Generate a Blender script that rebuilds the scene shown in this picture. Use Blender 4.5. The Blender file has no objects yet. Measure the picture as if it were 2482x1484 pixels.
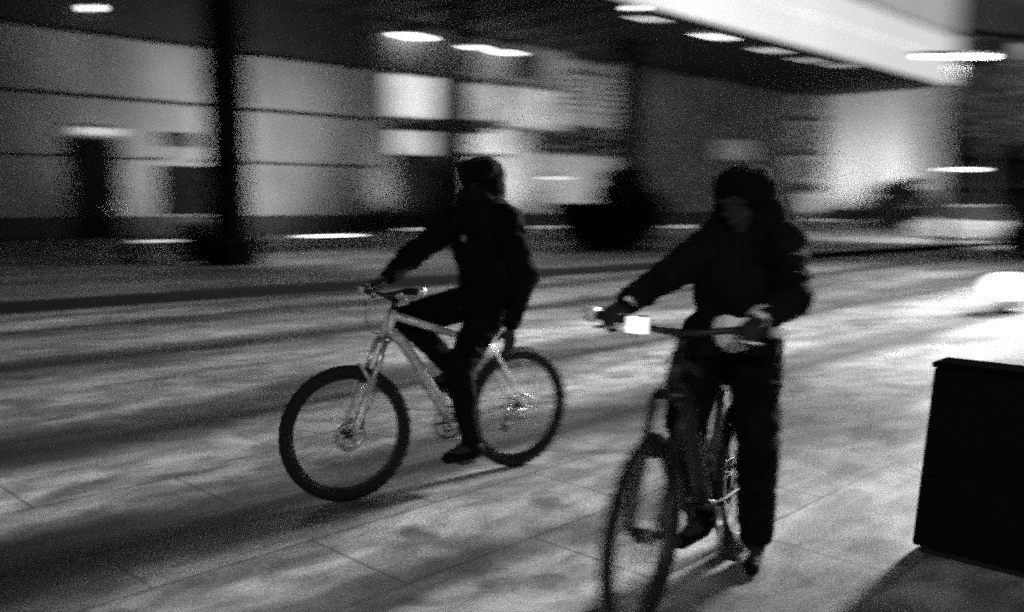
import bpy, bmesh, math, random
from mathutils import Vector, Matrix, noise
random.seed(7)
C = bpy.context.scene.collection
SC = bpy.context.scene
PI = math.pi

# ------------------------------------------------------------------ camera, world, exposure
# world frame: X runs along the hall's facade (and the paving courses), Y towards the facade
TH = math.radians(44.5); PT = math.radians(6.28); H = 1.48
FW = (math.cos(TH), math.sin(TH)); RT = (math.sin(TH), -math.cos(TH))
cam = bpy.data.cameras.new('camera'); cam_o = bpy.data.objects.new('camera', cam); C.objects.link(cam_o)
cam.lens = 36 * 2200 / 2482; cam.sensor_width = 36; cam.clip_start = 0.05; cam.clip_end = 2000
cam_o.location = (0, 0, H); cam_o.rotation_euler = (PI/2 - PT, 0, TH - PI/2)
cam.dof.use_dof = True; cam.dof.focus_distance = 4.15; cam.dof.aperture_fstop = 1.8; cam.dof.aperture_ratio = 0.09
SC.camera = cam_o
SC.view_settings.view_transform = 'Standard'; SC.view_settings.look = 'None'
SC.view_settings.exposure = 0.0; SC.view_settings.gamma = 1; SC.view_settings.use_curve_mapping = False
SC.render.engine = 'CYCLES'
SC.cycles.use_denoising = False
SC.cycles.max_bounces = 4; SC.cycles.diffuse_bounces = 2
SC.cycles.sample_clamp_indirect = 4
SC.cycles.use_adaptive_sampling = True; SC.cycles.adaptive_threshold = 0.07; SC.cycles.adaptive_min_samples = 16; SC.cycles.use_light_tree = True
SC.cycles.pixel_filter_type = 'BLACKMAN_HARRIS'; SC.cycles.filter_width = 2.0

W = bpy.data.worlds.new('World'); SC.world = W; W.use_nodes = True
wn = W.node_tree.nodes; wl = W.node_tree.links
bgn = wn['Background']
sky = wn.new('ShaderNodeTexSky'); sky.sky_type = 'NISHITA'; sky.sun_disc = False
sky.sun_elevation = math.radians(-3); sky.sun_rotation = math.radians(50)
bw = wn.new('ShaderNodeRGBToBW'); wl.new(sky.outputs[0], bw.inputs[0])
addn = wn.new('ShaderNodeMath'); addn.operation = 'ADD'; addn.inputs[1].default_value = 0.35
wl.new(bw.outputs[0], addn.inputs[0]); wl.new(addn.outputs[0], bgn.inputs[0]); bgn.inputs[1].default_value = 0.06

FLOOD_W, FLOOD2_W, MAST_FILL_W, BACK_FILL_W = 84000, 22000, 2600, 1300
WASH_W = 190

def ray(px, py):
    x = (px-1241)/2200; y = (742-py)/2200
    fh = math.cos(PT)+y*math.sin(PT); fz = -math.sin(PT)+y*math.cos(PT)
    return Vector((FW[0]*fh+RT[0]*x, FW[1]*fh+RT[1]*x, fz))
def hz(px, py, z=0):                       # where a sight line meets the level z
    d = ray(px, py); t = (z-H)/d.z; return Vector((d.x*t, d.y*t, z))
def hb(px, py, b):                         # where it meets the upright plane y = b
    d = ray(px, py); t = b/d.y; return Vector((d.x*t, b, H+d.z*t))
def XY(X, Y, z=0): return Vector((X*RT[0]+Y*FW[0], X*RT[1]+Y*FW[1], z))
def at(px, Y, z=0): return XY((px-1241)/2200*Y, Y, z)

# ------------------------------------------------------------------ materials
def mat(name, v, rough=0.6, metal=0.0, var=0.25, scale=4.0, bump=0.0, bscale=40.0, emit=0.0, spec=0.5, stretch=None):
    m = bpy.data.materials.new(name); m.use_nodes = True
    nt = m.node_tree; n = nt.nodes; l = nt.links; p = n['Principled BSDF']
    tc = n.new('ShaderNodeTexCoord'); src = tc.outputs['Object']
    if stretch:
        mp = n.new('ShaderNodeMapping'); mp.inputs['Scale'].default_value = stretch; l.new(src, mp.inputs[0]); src = mp.outputs[0]
    nz = n.new('ShaderNodeTexNoise'); nz.inputs['Scale'].default_value = scale; nz.inputs['Detail'].default_value = 6
    l.new(src, nz.inputs['Vector'])
    r = n.new('ShaderNodeMapRange'); r.inputs[1].default_value = .3; r.inputs[2].default_value = .7
    r.inputs[3].default_value = v*(1-var); r.inputs[4].default_value = v*(1+var)
    l.new(nz.outputs[0], r.inputs[0]); l.new(r.outputs[0], p.inputs['Base Color'])
    p.inputs['Roughness'].default_value = rough; p.inputs['Metallic'].default_value = metal
    p.inputs['Specular IOR Level'].default_value = spec
    if bump:
        nb = n.new('ShaderNodeTexNoise'); nb.inputs['Scale'].default_value = bscale; nb.inputs['Detail'].default_value = 5
        l.new(tc.outputs['Object'], nb.inputs['Vector'])
        b = n.new('ShaderNodeBump'); b.inputs['Strength'].default_value = bump; b.inputs['Distance'].default_value = .02
        l.new(nb.outputs[0], b.inputs['Height']); l.new(b.outputs[0], p.inputs['Normal'])
    if emit:
        r2 = n.new('ShaderNodeMapRange'); r2.inputs[1].default_value = .3; r2.inputs[2].default_value = .7
        r2.inputs[3].default_value = emit*(1-var*.5); r2.inputs[4].default_value = emit*(1+var*.5)
        l.new(nz.outputs[0], r2.inputs[0]); l.new(r2.outputs[0], p.inputs['Emission Strength'])
        p.inputs['Emission Color'].default_value = (1, 1, 1, 1)
    return m

def ground_mat(name, base, slab=0.9, bands=(), rails=(), shade_patches=()):
    m = bpy.data.materials.new(name); m.use_nodes = True
    nt = m.node_tree; n = nt.nodes; l = nt.links; p = n['Principled BSDF']
    tc = n.new('ShaderNodeTexCoord')
    def N(scale, detail=5, st=(1, 1, 1), dist=0.0):
        mp = n.new('ShaderNodeMapping'); mp.inputs['Scale'].default_value = st; l.new(tc.outputs['Object'], mp.inputs[0])
        z = n.new('ShaderNodeTexNoise'); z.inputs['Scale'].default_value = scale; z.inputs['Detail'].default_value = detail
        z.inputs['Distortion'].default_value = dist
        l.new(mp.outputs[0], z.inputs['Vector']); return z.outputs[0]
    def M(op, a, b=None, c=None):
        q = n.new('ShaderNodeMath'); q.operation = op
        for i, x in enumerate((a, b, c)):
            if x is None: continue
            if isinstance(x, (int, float)): q.inputs[i].default_value = x
            else: l.new(x, q.inputs[i])
        return q.outputs[0]
    def MR(x, a, b, c, d, smooth=True):
        q = n.new('ShaderNodeMapRange'); q.interpolation_type = 'SMOOTHSTEP' if smooth else 'LINEAR'
        l.new(x, q.inputs[0])
        for i, v in enumerate((a, b, c, d)): q.inputs[i+1].default_value = v
        return q.outputs[0]
    sep = n.new('ShaderNodeSeparateXYZ'); l.new(tc.outputs['Object'], sep.inputs[0])
    wob = M('MULTIPLY', M('SUBTRACT', N(.55, 3), .5), .5)
    y = M('ADD', sep.outputs[1], wob)
    col = MR(N(.35, 6, (.5, 1.3, 1), .6), .3, .72, base*.4, base*1.4)
    col = M('MULTIPLY', col, MR(N(1.7, 7, (.45, 1.3, 1), .8), .36, .58, .55, 1.15))    # tyre-worn streaks along the lanes
    col = M('MULTIPLY', col, MR(N(4.5, 8, (.75, 1.2, 1), .5), .34, .66, .6, 1.3))              # blotchy wear
    col = M('MULTIPLY', col, MR(N(90, 2), .3, .7, .6, 1.4))                          # stone grain
    col = M('MULTIPLY', col, MR(N(260, 1), .3, .7, .45, 1.55))
    col = M('MULTIPLY', col, MR(N(2.2, 5), .60, .68, 1.0, .45))                       # small stains
    for (c0, w, k) in bands:                                                           # dark granite courses and worn joints
        d = M('ABSOLUTE', M('SUBTRACT', y, c0))
        col = M('MULTIPLY', col, MR(d, w*.35, w, k, 1.0))
    for (c0, w, k) in rails:                                                           # straight slots
        d = M('ABSOLUTE', M('SUBTRACT', sep.outputs[1], c0))
        col = M('MULTIPLY', col, MR(d, w*.3, w, k, 1.0))
    for (c0, w, k, xa, xb) in shade_patches:                                                 # riders' shadows and lower-left shade painted as darker lengths
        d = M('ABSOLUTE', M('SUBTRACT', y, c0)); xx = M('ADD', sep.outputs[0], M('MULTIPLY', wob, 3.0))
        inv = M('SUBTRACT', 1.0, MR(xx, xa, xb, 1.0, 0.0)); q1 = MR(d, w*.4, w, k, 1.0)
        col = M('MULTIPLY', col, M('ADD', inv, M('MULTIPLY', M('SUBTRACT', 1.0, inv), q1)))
    br = n.new('ShaderNodeTexBrick'); br.inputs['Scale'].default_value = 1.0; br.inputs['Mortar Size'].default_value = .012
    br.inputs['Brick Width'].default_value = slab*1.6; br.inputs['Row Height'].default_value = slab*.75; br.inputs['Mortar Smooth'].default_value = .6
    br.inputs['Color1'].default_value = (.95, .95, .95, 1); br.inputs['Color2'].default_value = (1.05, 1.05, 1.05, 1); br.inputs['Mortar'].default_value = (.48, .48, .48, 1)
    l.new(tc.outputs['Object'], br.inputs['Vector'])
    bwn = n.new('ShaderNodeRGBToBW'); l.new(br.outputs[0], bwn.inputs[0])
    col = M('MULTIPLY', col, bwn.outputs[0])
    l.new(col, p.inputs['Base Color'])
    l.new(MR(N(.8, 5, (.5, 1.3, 1)), .35, .65, .38, .72), p.inputs['Roughness'])
    b = n.new('ShaderNodeBump'); b.inputs['Strength'].default_value = .5; b.inputs['Distance'].default_value = .004
    l.new(N(130, 4), b.inputs['Height'])
    b2 = n.new('ShaderNodeBump'); b2.inputs['Strength'].default_value = .35; b2.inputs['Distance'].default_value = .05
    l.new(N(1.4, 3, (.5, 1.4, 1)), b2.inputs['Height']); l.new(b.outputs[0], b2.inputs['Normal'])
    l.new(b2.outputs[0], p.inputs['Normal'])
    return m

M_ = {}
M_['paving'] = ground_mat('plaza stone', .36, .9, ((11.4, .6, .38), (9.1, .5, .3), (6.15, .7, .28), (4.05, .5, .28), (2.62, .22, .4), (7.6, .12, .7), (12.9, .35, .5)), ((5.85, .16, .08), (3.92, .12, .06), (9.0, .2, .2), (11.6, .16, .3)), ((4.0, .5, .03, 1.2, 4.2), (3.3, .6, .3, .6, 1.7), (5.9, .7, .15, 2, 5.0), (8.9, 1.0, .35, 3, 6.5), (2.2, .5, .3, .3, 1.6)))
M_['pavement'] = ground_mat('pavement slabs', .26, 1.4, ((17.5, .5, .6), (24, .8, .7)))
M_['kerb'] = mat('kerb granite', .012, .8, 0, .3, 8)
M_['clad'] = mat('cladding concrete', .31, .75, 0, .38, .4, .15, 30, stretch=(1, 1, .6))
M_['darkclad'] = mat('unlit cladding and dark trim', .03, .7, 0, .3, 1.2)
M_['plinth'] = mat('plinth stone', .03, .7, 0, .3, 2)
M_['soffit'] = mat('soffit', .012, .8, 0, .3, 1)
M_['fascia'] = mat('emissive fascia', .7, .5, 0, .12, .12, emit=.62)  # emission added so the white fascia looks lit
M_['fascia2'] = mat('emissive parapet', .6, .5, 0, .5, .12, emit=.3)  # emission added so the upper tier looks dimly lit
M_['frame'] = mat('dark frame', .02, .5, 0, .2, 5)
M_['white'] = mat('white render', .6, .7, 0, .5, .5, .1, 20, stretch=(1, 1.2, .12))
M_['winlit'] = mat('lit window', .6, .4, 0, .9, 1.1, emit=.8, stretch=(1, 1, .3))
M_['windim'] = mat('dim lit window', .4, .4, 0, .7, .8, emit=.28)
M_['glassdark'] = mat('dark glazing', .02, .12, 0, .3, 1)
M_['slat'] = mat('pale slat', .6, .5, 0, .1, 2)
M_['lampglow'] = mat('lamp lens', .8, .3, 0, .02, 1, emit=7)
M_['softglow'] = mat('lamp lens soft', .8, .3, 0, .02, 1, emit=2.6)
M_['floorglow'] = mat('floor lens', .8, .3, 0, .02, 1, emit=1.6)
M_['black'] = mat('black paint', .004, .7, 0, .3, 6, .1, 60, spec=.06)
M_['blackmetal'] = mat('black metal', .012, .45, 0, .3, 8)
M_['steel'] = mat('brushed steel', .55, .38, 1, .1, 30)
M_['silver'] = mat('silver alloy', .75, .3, .85, .15, 14, .1, 80)
M_['silverpaint'] = mat('worn silver paint', .62, .35, .3, .35, 22, .15, 90)
M_['whitepaint'] = mat('white gloss', .85, .3, 0, .05, 20)
M_['rubber'] = mat('tyre rubber', .008, .75, 0, .4, 60, .5, 120, spec=.3)
M_['cloth'] = mat('black cloth', .005, .9, 0, .5, 9, .4, 90, spec=.05)
M_['cloth2'] = mat('charcoal cloth', .007, .9, 0, .5, 7, .4, 90, spec=.05)
M_['denim'] = mat('dark denim', .005, .9, 0, .5, 12, .4, 150, spec=.05)
M_['skin'] = mat('skin', .02, .8, 0, .15, 20, .1, 200, spec=.3)
M_['hair'] = mat('dark hair', .006, .9, 0, .5, 40, .6, 120, spec=.04)
M_['shirt'] = mat('pale shirt', .88, .85, 0, .15, 9, .3, 60)
M_['leaf'] = mat('dark leaves', .02, .6, 0, .5, 3)
M_['bark'] = mat('bark', .03, .9, 0, .4, 9, .5, 30)
M_['carblack'] = mat('black car paint', .01, .25, 0, .2, 3)
M_['carwhite'] = mat('white car paint', .22, .3, 0, .06, 3)
M_['facade2'] = mat('far facade render', .4, .8, 0, .4, .25)
M_['wood'] = mat('bench slats', .25, .5, 0, .3, 10, stretch=(.3, 4, 4))

for k_ in list(M_): M_[k_].cycles.emission_sampling = 'NONE'   # their light comes from the lamps
# ------------------------------------------------------------------ mesh helpers
def tag(o, label=None, cat=None, group=None, kind=None):
    if label: o['label'] = label
    if cat: o['category'] = cat
    if group: o['group'] = group
    if kind: o['kind'] = kind
    return o
def empty(name, loc=(0, 0, 0), rz=0, **k):
    o = bpy.data.objects.new(name, None); C.objects.link(o); o.location = loc; o.rotation_euler = (0, 0, rz)
    o.empty_display_size = .1
    return tag(o, **k)
def obj(name, bm, m, parent=None, smooth=False, bev=0.0):
    me = bpy.data.meshes.new(name)
    bmesh.ops.recalc_face_normals(bm, faces=bm.faces)
    bm.to_mesh(me); bm.free()
    if smooth:
        for p in me.polygons: p.use_smooth = True
    me.materials.append(M_[m] if isinstance(m, str) else m)
    o = bpy.data.objects.new(name, me); C.objects.link(o)
    if parent is not None: o.parent = parent
    if bev:
        b = o.modifiers.new('bevel', 'BEVEL'); b.width = bev; b.segments = 2; b.limit_method = 'ANGLE'
    return o
def NB(): return bmesh.new()
def box(bm, x0, x1, y0, y1, z0, z1):
    v = [bm.verts.new((x, y, z)) for x in (x0, x1) for y in (y0, y1) for z in (z0, z1)]
    for f in ((0, 1, 3, 2), (4, 6, 7, 5), (0, 4, 5, 1), (2, 3, 7, 6), (0, 2, 6, 4), (1, 5, 7, 3)):
        bm.faces.new([v[i] for i in f])
    return bm
def basis(d):
    d = d.normalized(); a = Vector((0, 0, 1)) if abs(d.z) < .9 else Vector((1, 0, 0))
    u = d.cross(a).normalized(); return u, d.cross(u).normalized()
def path(bm, pts, r, seg=10, closed=False, sx=1.0, sy=1.0, ref=None):
    """a tube swept through pts; r one radius or one per point"""
    pts = [Vector(p) for p in pts]; n = len(pts)
    rr = r if isinstance(r, (list, tuple)) else [r]*n
    rings = []; u = None
    for i, p in enumerate(pts):
        a = pts[(i-1) % n] if (i or closed) else pts[i]; b = pts[(i+1) % n] if (i < n-1 or closed) else pts[i]
        d = (b-a).normalized()
        if ref is not None:
            u = (Vector(ref) - d*Vector(ref).dot(d)).normalized()
        elif u is None: u, _ = basis(d)
        else: u = (u - d*u.dot(d)).normalized()
        w = d.cross(u)
        rings.append([bm.verts.new(p + u*(math.cos(2*PI*k/seg)*rr[i]*sx) + w*(math.sin(2*PI*k/seg)*rr[i]*sy)) for k in range(seg)])
    m = n if closed else n-1
    for i in range(m):
        A = rings[i]; B = rings[(i+1) % n]
        for k in range(seg): bm.faces.new((A[k], A[(k+1) % seg], B[(k+1) % seg], B[k]))
    if not closed:
        bm.faces.new(rings[0][::-1]); bm.faces.new(rings[-1])
    return bm
def curve(pts, n=6):
    """Catmull-Rom through pts"""
    P = [Vector(p) for p in pts]; P = [P[0]*2-P[1]] + P + [P[-1]*2-P[-2]]; out = []
    for i in range(1, len(P)-2):
        for k in range(n):
            t = k/n; a, b, c, d = P[i-1:i+3]
            out.append(.5*((2*b)+(-a+c)*t+(2*a-5*b+4*c-d)*t*t+(-a+3*b-3*c+d)*t**3))
    out.append(P[-2]); return out
def ring(bm, c, axis, R, r, seg=56, cs=10, sx=1, sy=1):
    u, w = basis(Vector(axis)); c = Vector(c)
    pts = [c + u*math.cos(2*PI*i/seg)*R + w*math.sin(2*PI*i/seg)*R for i in range(seg)]
    return path(bm, pts, r, cs, closed=True, ref=axis, sx=sx, sy=sy)
def lathe(bm, prof, c=(0, 0, 0), seg=24):
    c = Vector(c); rings = []
    for (r, z) in prof: rings.append([bm.verts.new(c+Vector((r*math.cos(2*PI*k/seg), r*math.sin(2*PI*k/seg), z))) for k in range(seg)])
    for A, B in zip(rings, rings[1:]):
        for k in range(seg): bm.faces.new((A[k], A[(k+1) % seg], B[(k+1) % seg], B[k]))
    bm.faces.new(rings[0][::-1]); bm.faces.new(rings[-1]); return bm
def ell(bm, c, r, rot=None, seg=16):
    g = bmesh.ops.create_uvsphere(bm, u_segments=seg, v_segments=seg//2+2, radius=1)
    Mx = Matrix.Translation(Vector(c)) @ (rot.to_4x4() if rot is not None else Matrix.Identity(4)) @ Matrix.Diagonal((r[0], r[1], r[2], 1))
    bmesh.ops.transform(bm, matrix=Mx, verts=g['verts']); return bm
def cap(bm, a, b, ra, rb=None, seg=14):
    rb = ra if rb is None else rb; a = Vector(a); b = Vector(b); d = b-a; L = d.length
    pts, rr = [], []
    for k in range(5):
        t = -PI/2 + k*PI/8; pts.append(a + d/L*ra*math.sin(t)); rr.append(max(ra*math.cos(t), ra*.08))
    for k in range(5):
        t = k*PI/8; pts.append(b + d/L*rb*math.sin(t)); rr.append(max(rb*math.cos(t), rb*.08))
    return path(bm, pts, rr, seg)
def fuse(name, bm, m, parent, voxel=.008, smooth=3, wrinkle=0.0, ws=9.0, wst=(1, 1, 1)):
    """many overlapping shapes become one continuous skin"""
    o = obj(name, bm, m, parent, True)
    r = o.modifiers.new('r', 'REMESH'); r.mode = 'VOXEL'; r.voxel_size = voxel; r.use_smooth_shade = True
    s = o.modifiers.new('s', 'SMOOTH'); s.factor = .6; s.iterations = smooth
    dg = bpy.context.evaluated_depsgraph_get(); dg.update()
    me = bpy.data.meshes.new_from_object(o.evaluated_get(dg)); old = o.data
    o.modifiers.clear(); o.data = me; bpy.data.meshes.remove(old); me.name = name
    if wrinkle:
        nn = [v.normal.copy() for v in me.vertices]
        for v, q in zip(me.vertices, nn):
            p = Vector((v.co.x*wst[0], v.co.y*wst[1], v.co.z*wst[2]))*ws
            k = noise.noise(p) + .5*noise.noise(p*2.3+Vector((3, 1, 7)))
            v.co += q*(wrinkle*(1-abs(k)*2.2))
    for p in me.polygons: p.use_smooth = True
    return o
def copy_tree(o, parent=None):
    c = o.copy(); C.objects.link(c); c.parent = parent
    for ch in list(o.children): copy_tree(ch, c)
    return c
def lamp(name, kind, loc, power, parent=None, target=None, size=.5, sy=None, spot=None, blend=.5):
    L = bpy.data.lights.new(name, kind); L.energy = power
    if kind == 'AREA':
        L.shape = 'RECTANGLE'; L.spread = math.radians(95); L.size = size; L.size_y = sy or size
    elif kind in ('POINT', 'SPOT'): L.shadow_soft_size = size
    if spot: L.spot_size = math.radians(spot); L.spot_blend = blend
    o = bpy.data.objects.new(name, L); C.objects.link(o); o.location = loc
    if target is not None:
        o.rotation_euler = (Vector(target)-Vector(loc)).to_track_quat('-Z', 'Y').to_euler()
    return o

# ------------------------------------------------------------------ ground
bm = NB(); v = [bm.verts.new(p) for p in ((-150, -150, 0), (400, -150, 0), (400, 300, 0), (-150, 300, 0))]; bm.faces.new(v)
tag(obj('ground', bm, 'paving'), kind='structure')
def kerby(x): return 14.22 - .0872*x
bm = NB()                                  # raised pavement in front of the hall
p0, p1 = (-60, kerby(-60)+.16), (150, kerby(150)+.16)
lo = [bm.verts.new((x, y, z)) for z in (.004, .14) for (x, y) in (p0, p1, (150, 39.9), (-60, 39.9))]
bm.faces.new(lo[4:]); bm.faces.new((lo[0], lo[1], lo[5], lo[4])); bm.faces.new((lo[1], lo[2], lo[6], lo[5])); bm.faces.new((lo[3], lo[0], lo[4], lo[7])); bm.faces.new((lo[2], lo[3], lo[7], lo[6]))
tag(obj('pavement', bm, 'pavement'), kind='structure')
bm = NB()
for i in range(-20, 50):                   # granite kerb stones, each with its joint
    x0, x1 = i*3.0, i*3.0+2.985
    q = [(x0, kerby(x0)), (x1, kerby(x1)), (x1, kerby(x1)+.155), (x0, kerby(x0)+.155)]
    vs = [bm.verts.new((x, y, z)) for z in (.002, .144) for (x, y) in q]
    for f in ((4, 5, 6, 7), (0, 1, 5, 4), (1, 2, 6, 5), (2, 3, 7, 6), (3, 0, 4, 7)): bm.faces.new([vs[k] for k in f])
tag(obj('kerb', bm, 'kerb', bev=.012), kind='structure')
bm = NB()                                   # slot drain running in front of the kerb
x0, x1 = -60, 150
vs = [bm.verts.new((x, kerby(x)-d, .004)) for x, d in ((x0, .20), (x1, .20), (x1, .02), (x0, .02))]; bm.faces.new(vs)
tag(obj('road_gutter', bm, 'kerb'), kind='structure')

# ------------------------------------------------------------------ exhibition hall
B = 39.9
hall = empty('exhibition_hall', (40, B, .14), label='long pale hall with panelled facade, deep dark canopy and bright white fascia', cat='building')
ho = Vector((40, B, .14))
def hpart(name, bm, m, parent=hall, **k):
    o = obj(name, bm, m, None, **k)
    base = ho if parent is hall else Vector((0, 0, 0))
    if parent is hall:
        for vv in o.data.vertices: vv.co -= ho
    else:
        for vv in o.data.vertices: vv.co -= ho
    o.parent = parent
    return o
# wall: courses of large panels with real open joints
bm = NB()
box(bm, -45, 80, B+.32, B+.9, .14, 11.6)
for (z0, z1) in ((1.02, 3.50), (3.70, 6.0), (6.2, 8.62)):
    x = -45
    while x < 29.2:
        x1 = min(x+7.4, 30.6); box(bm, x, x1-.03, B, B+.325, z0, z1); x = x1
hpart('wall', bm, 'clad')
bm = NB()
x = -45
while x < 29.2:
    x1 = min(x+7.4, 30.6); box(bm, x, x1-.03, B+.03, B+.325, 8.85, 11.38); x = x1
hpart('unlit_upper_cladding', bm, 'darkclad')  # top course is unlit; its shade is put into the dark colour
bm = NB(); box(bm, -45, 79.9, B-.12, B+.11, .145, 1.0)
hpart('plinth', bm, 'plinth', bev=.02)
# the glazed middle and the dark bays beyond it
def rect(px0, px1, py0, py1, b=B):
    pc = (px0+px1)/2
    return hb(px0, (py0+py1)/2, b).x, hb(px1, (py0+py1)/2, b).x, hb(pc, py1, b).z, hb(pc, py0, b).z
def window(px0, px1, py0, py1, glow, bars=2, name='window'):
    x0, x1, z0, z1 = rect(px0, px1, py0, py1)
    bm = NB(); t = .14
    box(bm, x0, x1, B-.1, B+.1, z0, z0+t); box(bm, x0, x1, B-.1, B+.1, z1-t, z1)
    box(bm, x0, x0+t, B-.098, B+.098, z0+t, z1-t); box(bm, x1-t, x1, B-.098, B+.098, z0+t, z1-t)
    for i in range(1, bars):
        xm = x0+(x1-x0)*i/bars; box(bm, xm-.05, xm+.05, B-.08, B+.08, z0+t, z1-t)
    f = hpart(name, bm, 'frame')
    bm = NB(); box(bm, x0+t, x1-t, B-.03, B+.05, z0+t, z1-t)
    hpart('pane', bm, glow, parent=f)
    return f
bm = NB()
xa, xb = hb(948, 300, B).x, hb(1490, 300, B).x
box(bm, xa, xb, B+.02, B+.315, 1.01, 11.37)
hpart('shopfront_wall', bm, 'clad')
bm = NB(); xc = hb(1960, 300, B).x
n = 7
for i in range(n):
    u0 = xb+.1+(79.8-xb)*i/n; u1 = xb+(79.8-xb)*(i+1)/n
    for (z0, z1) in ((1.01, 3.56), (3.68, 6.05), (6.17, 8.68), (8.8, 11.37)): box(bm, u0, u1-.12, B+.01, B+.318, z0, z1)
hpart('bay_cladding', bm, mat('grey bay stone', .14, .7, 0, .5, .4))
window(936, 1062, 178, 292, 'winlit', 3)
window(948, 1052, 312, 382, mat('mid lit window', .4, .4, 0, .6, .8, emit=.6), 3)
window(1122, 1214, 198, 298, 'windim', 2)
window(1222, 1365, 210, 320, 'windim', 3)
window(1130, 1230, 305, 380, 'windim', 2)
window(1240, 1300, 130, 190, 'glassdark', 1)
window(1590, 1680, 148, 180, 'windim', 2)
window(1740, 1820, 335, 392, mat('nearly dark window', .2, .4, 0, .7, .8, emit=.09), 2)
# louvred panel
for (r_, glow, ns) in (((1372, 1480, 186, 272), 'windim', 6), ((1366, 1478, 100, 152), 'glassdark', 4)):
    x0, x1, z0, z1 = rect(*r_)
    bm = NB(); box(bm, x0, x1, B-.05, B+.1, z0, z1); f = hpart('louvre', bm, 'glassdark')
    for i in range(ns):
        bm = NB(); zz = z0+(z1-z0)*(i+.5)/ns; h = (z1-z0)/ns*.27
        box(bm, x0+.1, x1-.1, B-.35, B-.052, zz-h, zz+h); hpart('louvre_blade', bm, 'slat' if glow == 'windim' else 'darkclad', parent=f)
# entrance: dark glazed doors
x0, x1, z0, z1 = rect(962, 1112, 402, 520)
bm = NB(); box(bm, x0, x1, B-.3, B+.1, .15, z1); f = hpart('entrance', bm, 'glassdark')
bm = NB()
for i in range(5):
    xm = x0+(x1-x0)*i/4; box(bm, xm-.07, xm+.07, B-.4, B-.31, .15, z1)
box(bm, x0-.1, x1+.1, B-.41, B-.302, z1-.16, z1+.02); hpart('door_frame', bm, 'frame', parent=f)
# awnings
for r_ in ((1045, 1150, 292, 322), (1285, 1480, 330, 352), (1285, 1480, 362, 376), (1010, 1110, 384, 400)):
    x0, x1, z0, z1 = rect(*r_)
    bm = NB()
    pr = [(B-1.6, z0), (B-1.6, z0+.12), (B+.02, z1), (B+.02, z0)]
    A_ = [bm.verts.new((x0, y, z)) for y, z in pr]; Bv = [bm.verts.new((x1, y, z)) for y, z in pr]
    bm.faces.new(A_); bm.faces.new(Bv)
    for k in range(4): bm.faces.new((A_[k], A_[(k+1) % 4], Bv[(k+1) % 4], Bv[k]))
    hpart('awning', bm, 'darkclad')
# service door on the left with its lit sign above
x0, x1, z0, z1 = rect(168, 290, 338, 582)
bm = NB(); box(bm, x0, x1, B-.22, B+.1, .15, z1); dr = hpart('service_door', bm, 'black')
bm = NB(); box(bm, x1-.35, x1-.28, B-.28, B-.22, 1.1, 1.7); hpart('door_handle', bm, 'steel', parent=dr)
x0, x1, z0, z1 = rect(180, 286, 311, 327)
bm = NB(); box(bm, x0, x1, B-.3, B-.01, z0, z1); hpart('door_light', bm, mat('door light lens', .7, .5, 0, .3, .8, emit=.4))
# notice board
x0, x1, z0, z1 = rect(392, 476, 330, 398)
bm = NB(); box(bm, x0, x1, B-.12, B-.01, z0, z1); nbd = hpart('notice_board', bm, mat('grey board', .2, .6, 0, .3, 1))
bm = NB(); box(bm, x0-.05, x1+.05, B-.2, B-.122, z1-.5, z1+.05); hpart('header', bm, 'frame', parent=nbd)
x0, x1, z0, z1 = rect(385, 520, 405, 520)
bm = NB(); box(bm, x0, x1, B-.12, B-.01, z0, z1); hpart('wall_hatch', bm, mat('dark hatch', .012, 1.0, 0, .3, 1, spec=0.0))

# canopy
ZC = 11.4; BF = 27.6
bm = NB(); box(bm, 4, 80.6, BF+.3, B+.1, ZC, ZC+.5); cano = hpart('canopy', bm, 'soffit')
def cpart(name, bm, m, **k): return hpart(name, bm, m, parent=cano, **k)
bm = NB()
x = 4.0
while x < 80:
    x1 = min(x+6.4, 80.6); box(bm, x, x1-.03, BF, BF+.28, ZC-.02, 13.3); box(bm, x, x1-.03, BF, BF+.28, 13.36, 15.25); x = x1
cpart('fascia', bm, 'fascia')
bm = NB(); box(bm, 4, 80.6, BF+.05, BF+.6, 15.42, 19.5); cpart('parapet', bm, 'fascia2')
bm = NB(); box(bm, 4, 80.62, BF-.06, BF+.3, 15.26, 15.4); cpart('cornice', bm, 'frame')
bm = NB()
for i in range(24):
    xx = 5+i*3.2; box(bm, xx, xx+.18, BF+.35, B-.1, ZC-.12, ZC-.002)
cpart('soffit_rib', bm, 'soffit')
# downlights let into the soffit, parallel to the fascia
for i, (px, py, w) in enumerate(((1541, 20, .28), (1570, 47, 1.9), (1733, 90, 2.6), (1866, 123, 2.6), (1960, 147, 2.6), (2035, 160, 2.2))):
    p = hz(px, py, ZC-.14)
    bm = NB()
    if i == 0: lathe(bm, [(.14, -.08), (.17, -.02), (.14, .1)], p, 20)
    else: box(bm, p.x-w/2, p.x+w/2, p.y-.05, p.y+.05, p.z-.03, p.z+.02)
    cpart('downlight', bm, 'lampglow' if i in (0, 2) else ('softglow' if i < 4 else 'floorglow'))
# long strip lights at the head of the facade
for (a, b_, r0) in (((965, 82), (1035, 96), .11), ((1110, 107), (1170, 119), .07), ((1200, 123), (1250, 133), .07)):
    P0, P1 = hb(a[0], a[1], B-.6), hb(b_[0], b_[1], B-.6); z = (P0.z+P1.z)/2
    bm = NB(); path(bm, [(P0.x, B-.6, P0.z), (P0.x+.3, B-.6, P0.z), (P1.x-.3, B-.6, P1.z), (P1.x, B-.6, P1.z)], [.03, r0, r0, .03], 10)
    s = hpart('strip_light', bm, 'lampglow')
    bm = NB(); box(bm, P0.x, P1.x, B-.7, B-.02, max(P0.z, P1.z)+r0+.01, max(P0.z, P1.z)+r0+.15); hpart('bracket', bm, 'frame', parent=s)
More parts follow.
